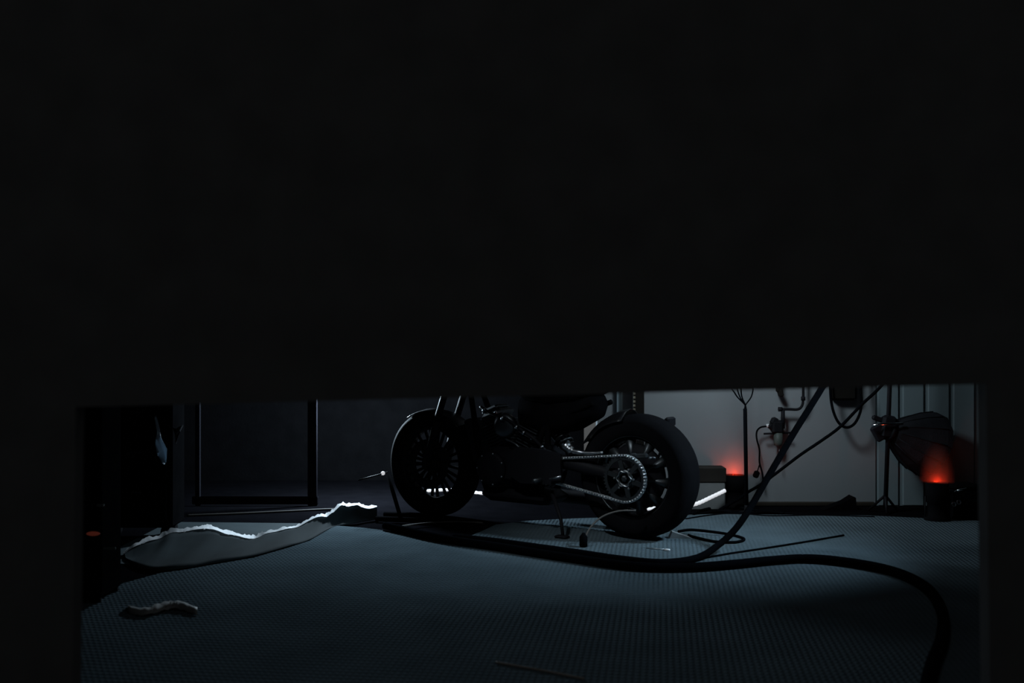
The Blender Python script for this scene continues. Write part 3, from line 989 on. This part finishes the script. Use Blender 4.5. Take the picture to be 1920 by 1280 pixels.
# small black tool case right of the lamp
cb = fl(1812, 976)
root = thing('tool_case', 'small black case with chrome handle on the floor at the right edge', 'case', cb)
R_ = Matrix.Rotation(0.12, 3, 'Z')
part('body', MB().box(cb + Vector((0, 0.06, 0.09)), (0.17, 0.15, 0.18), R_, bev=0.012), M['case'], root)
part('lid', MB().box(cb + Vector((0, 0.06, 0.195)), (0.175, 0.155, 0.026), R_, bev=0.008), M['case'], root)
part('handle', MB().tube([at(1791, 922, cb.y - 0.03), at(1796, 919, cb.y - 0.05), at(1812, 916, cb.y - .04)], 0.007, 8), M['chrome'], root)
for px, py in ((1788, 945), (1797, 941)):
    part('latch', MB().lathe([(0.008, 0), (0.015, 0.002), (0.015, 0.010), (0.008, 0.012)], 14, axis_m(at(px, py, cb.y - 0.02), (0, -1, 0.1)), closed=True), M['steel'], root)
part('knob', MB().lathe([(0.005, -0.01), (0.010, -0.005), (0.010, 0.005), (0.005, 0.01)], 12, axis_m(at(1772, 968, 6.2), (0, -1, 0.2))), M['steel'], root)

# ------------------------------------------------------------------ things along the back wall
# slotted rack post
pp = at(1196, 755, 6.62)
root = thing('rack_post', 'brown slotted steel rack post standing behind the rear tyre', 'post', (pp.x, pp.y, 0))
ps = MB()
ps.box((pp.x + 0.006, pp.y, 0.9), (0.066, 0.006, 1.8))
ps.box((pp.x - 0.028, pp.y - 0.018, 0.9), (0.006, 0.034, 1.8))
part('angle_bar', ps, M['rack'], root)
for k in range(26):
    part('slot_mark', MB().box((pp.x - 0.026, pp.y - 0.037, 0.42 + k * 0.025), (0.012, 0.004, 0.014), bev=0.001), M['slot'], root)
q = at(1162, 760, 6.70)
root = thing('wall_pipe', 'grey vertical pipe on the wall left of the rack post', 'pipe', (q.x, q.y, 0))
part('tube', MB().tube([(q.x, q.y, 0.0), (q.x, q.y, 1.8)], 0.018, 12), M['pipe'], root)
for z in (0.55, 1.2):
    part('bracket', MB().box((q.x, q.y + .012, z), (0.06, 0.03, 0.02), bev=0.004), M['pipe'], root)
# storage box
bx0, bx1 = at(1286, 877, 6.58), at(1362, 877, 6.58)
root = thing('storage_box', 'low grey box with a brown lid against the wall left of the red lamp', 'box', ((bx0.x + bx1.x) / 2, 6.64, 0))
w = bx1.x - bx0.x
zt = bx0.z
part('body', MB().box(((bx0.x + bx1.x) / 2, 6.65, (zt - .09) / 2), (w - .01, 0.13, zt - .09), bev=0.006), M['greybox'], root)
part('lid', MB().box(((bx0.x + bx1.x) / 2, 6.65, zt - .045), (w, 0.14, 0.09), bev=0.005), M['card'], root)
# pole with fanned wires
p0 = fl(1400, 962)
root = thing('wire_pole', 'thin dark upright pole with wires fanning out at its top beside the red lamp', 'pole', p0)
t0 = at(1397, 766, p0.y - .01)
part('pole', MB().tube([p0, t0], 0.012, 12), M['cable'], root)
part('foot', MB().lathe([(0.05, 0), (0.05, 0.008), (0.016, 0.014), (0.014, 0.05)], 20, Matrix.Translation(p0)), M['blk'], root)
for tx, ty in ((1366, 700), (1379, 695), (1389, 690), (1414, 690)):
    part('wire', MB().tube(spline([t0 + Vector((0, 0, -.03)), t0 + Vector((0, -0.008, .02)), at((tx + 1397) / 2 - (3 if tx < 1397 else -5), 738, p0.y - .02), at(tx, ty, p0.y - .03), at(tx + (tx - 1397) * .8, 520, p0.y - .04), at(tx + (tx - 1397), 60, p0.y - .04)], 6), 0.0042, 6), M['cable'], root)
# compressed-air regulator
DW = 6.68
g0 = at(1458, 800, DW)
root = thing('air_regulator', 'small air regulator on the pale wall with bent pipe above and hanging plug', 'regulator', (g0.x, g0.y, g0.z))
vb = MB().box(at(1457, 800, DW), (0.075, 0.06, 0.085), bev=0.014)
vb.box(at(1452, 790, DW), (0.045, 0.05, 0.05), Matrix.Rotation(0.5, 3, 'Y'), bev=0.01)
vb.box(at(1447, 800, DW), (0.05, 0.04, 0.04), Matrix.Rotation(0.7, 3, 'Y'), bev=0.01)
part('valve_body', vb, M['blk'], root)
part('bowl', MB().lathe([(0.012, -0.085), (0.026, -0.078), (0.028, -0.06), (0.028, 0.0)], 18, Matrix.Translation(at(1459, 811, DW))), M['bowl'], root)
part('riser', MB().tube([at(1468, 803, DW), at(1468, 768, DW)], 0.0125, 12), M['blk'], root)
part('pipe', MB().tube(spline([at(1460, 767, DW), at(1480, 767, DW), at(1496, 767, DW), at(1504, 760, DW), at(1506, 745, DW), at(1506, 715, DW), at(1506, 640, DW), at(1506, 75, DW)], 6), 0.0085, 10), M['blk'], root)
for px, py in ((1506, 747), (1463, 767)):
    part('collar', MB().lathe([(0.014, -0.012), (0.014, 0.012)], 12, axis_m(at(px, py, DW), (0, 0, 1) if px > 1500 else (1, 0, 0))), M['blk'], root)
part('fitting', MB().tube([at(1437, 798, DW), at(1446, 797, DW)], 0.011, 10), M['cream'], root)['label'] = 'pale fitting'
part('side_pipe', MB().tube([at(1432, 813, DW), at(1482, 811, DW)], 0.006, 8), M['blk'], root)
part('drain_tube', MB().tube([at(1461, 836, DW), at(1462, 870, DW)], 0.003, 6), M['greybox'], root)
part('hose', MB().tube(spline([at(1438, 799, DW), at(1426, 801, DW), at(1419, 809, DW), at(1419, 823, DW), at(1424, 843, DW), at(1424, 866, DW), at(1429, 885, DW), at(1431, 900, DW)], 6), 0.0055, 8), M['cable'], root)
pl_ = MB().box(at(1418, 889, DW), (0.035, 0.03, 0.045), Matrix.Rotation(0.4, 3, 'Y'), bev=0.008)
pl_.tube([at(1420, 884, DW), at(1425, 868, DW)], 0.004, 6)
part('plug', pl_, M['cable'], root)
hk = at(1463, 736, DW)
tag(MB().box(hk, (0.03, 0.04, 0.05), Matrix.Rotation(-0.3, 3, 'Y'), bev=0.006).box(hk + Vector((-0.015, 0.0, 0.05)), (0.02, 0.04, 0.09), bev=0.005).build('wall_hook', M['rack']), 'small dark hook on the wall above the air regulator', 'hook')
# wall box with hanging loop
w0 = at(1580, 715, 6.66)
root = thing('hose_box', 'dark box on the wall with a black hose hanging below it in a loop', 'hose box', (w0.x, w0.y, w0.z))
part('box', MB().box(at(1581, 725, 6.71), (0.155, 0.07, 0.17), bev=0.015), M['rack'], root)
part('hose', MB().tube(spline([at(1557, 700, 6.66), at(1557, 730, 6.65), at(1559, 755, 6.64), at(1565, 778, 6.63), at(1575, 795, 6.62), at(1589, 801, 6.62), at(1603, 793, 6.62), at(1613, 772, 6.63), at(1615, 748, 6.64), at(1613, 725, 6.65), at(1612, 690, 6.66)], 8), 0.0088, 10), M['cable'], root)
# wedge on the skirting
wd = MB()
wo = at(1570, 955, 6.62)
wd.prism([(-0.10, 0.0), (0.105, 0.0), (0.10, 0.078), (0.085, 0.085), (0.03, 0.05)], 0.09, Matrix.Translation((wo.x, 6.66, 0.0)) @ Matrix.Rotation(PI / 2, 4, 'X'))
tag(wd.build('floor_wedge', M['case']), 'black wedge-shaped block on the floor against the wall left of the light stand', 'wedge')

# ------------------------------------------------------------------ dark cabinet at left
c0 = fl(250, 1012)
root = thing('equipment_cabinet', 'tall matt black cabinet in the dark at far left with a strap hanging off it', 'cabinet', c0)
part('body', MB().box(c0 + Vector((0, 0.12, 0.53)), (0.40, 0.22, 0.94), bev=0.012), M['case'], root)
for k in range(4):
    dr = part('drawer', MB().box(c0 + Vector((0, 0.0, 0.2 + k * 0.21)), (0.35, 0.03, 0.19), bev=0.006), M['case'], root)
    h_ = MB().tube([c0 + Vector((-.09, -.022, 0.25 + k * .21)), c0 + Vector((.05, -.022, 0.25 + k * .21))], 0.006, 8).build('drawer_handle', M['blk'])
    h_.parent = dr
for sx in (-.15, .15):
    for sy in (0.05, 0.19):
        part('castor', MB().lathe([(0.012, -0.015), (0.03, -0.015), (0.03, 0.015), (0.012, 0.015)], 16, Matrix.Translation(c0 + Vector((sx, sy, 0.03))) @ Matrix.Rotation(PI / 2, 4, 'Y')), M['tyre'], root)
def cloth_strip(pts, ws, name, m, label, cat):
    a_ = spline(pts, 5)
    rows_ = []
    n = len(a_)
    for i, p in enumerate(a_):
        t = i / (n - 1)
        k = t * (len(ws) - 1)
        j = min(int(k), len(ws) - 2)
        w_ = ws[j] + (ws[j + 1] - ws[j]) * (k - j)
        rows_.append([p + Vector((w_ * s_, -0.012 * math.cos(s_ * 2 + t * 3), 0.01 * s_)) for s_ in (-1, -.5, 0, .5, 1)])
    return tag(MB().grid(rows_, 0.004).build(name, m), label, cat)
dz = c0.y - 0.05
cloth_strip([at(291, 782, dz), at(296, 805, dz), at(297, 825, dz - .01), at(304, 845, dz - .03), at(310, 866, dz)], [0.004, 0.005, 0.012, 0.024, 0.006], 'hanging_strap', M['foil'], 'grey-blue shiny strap hanging down the front of the dark cabinet', 'strap')
cloth_strip([at(336, 800, dz + .12), at(331, 815, dz + .12), at(328, 835, dz + .12)], [0.02, 0.012, 0.004], 'hanging_rag', M['fabric'], 'small dark grey rag hanging right of the dark cabinet', 'rag')
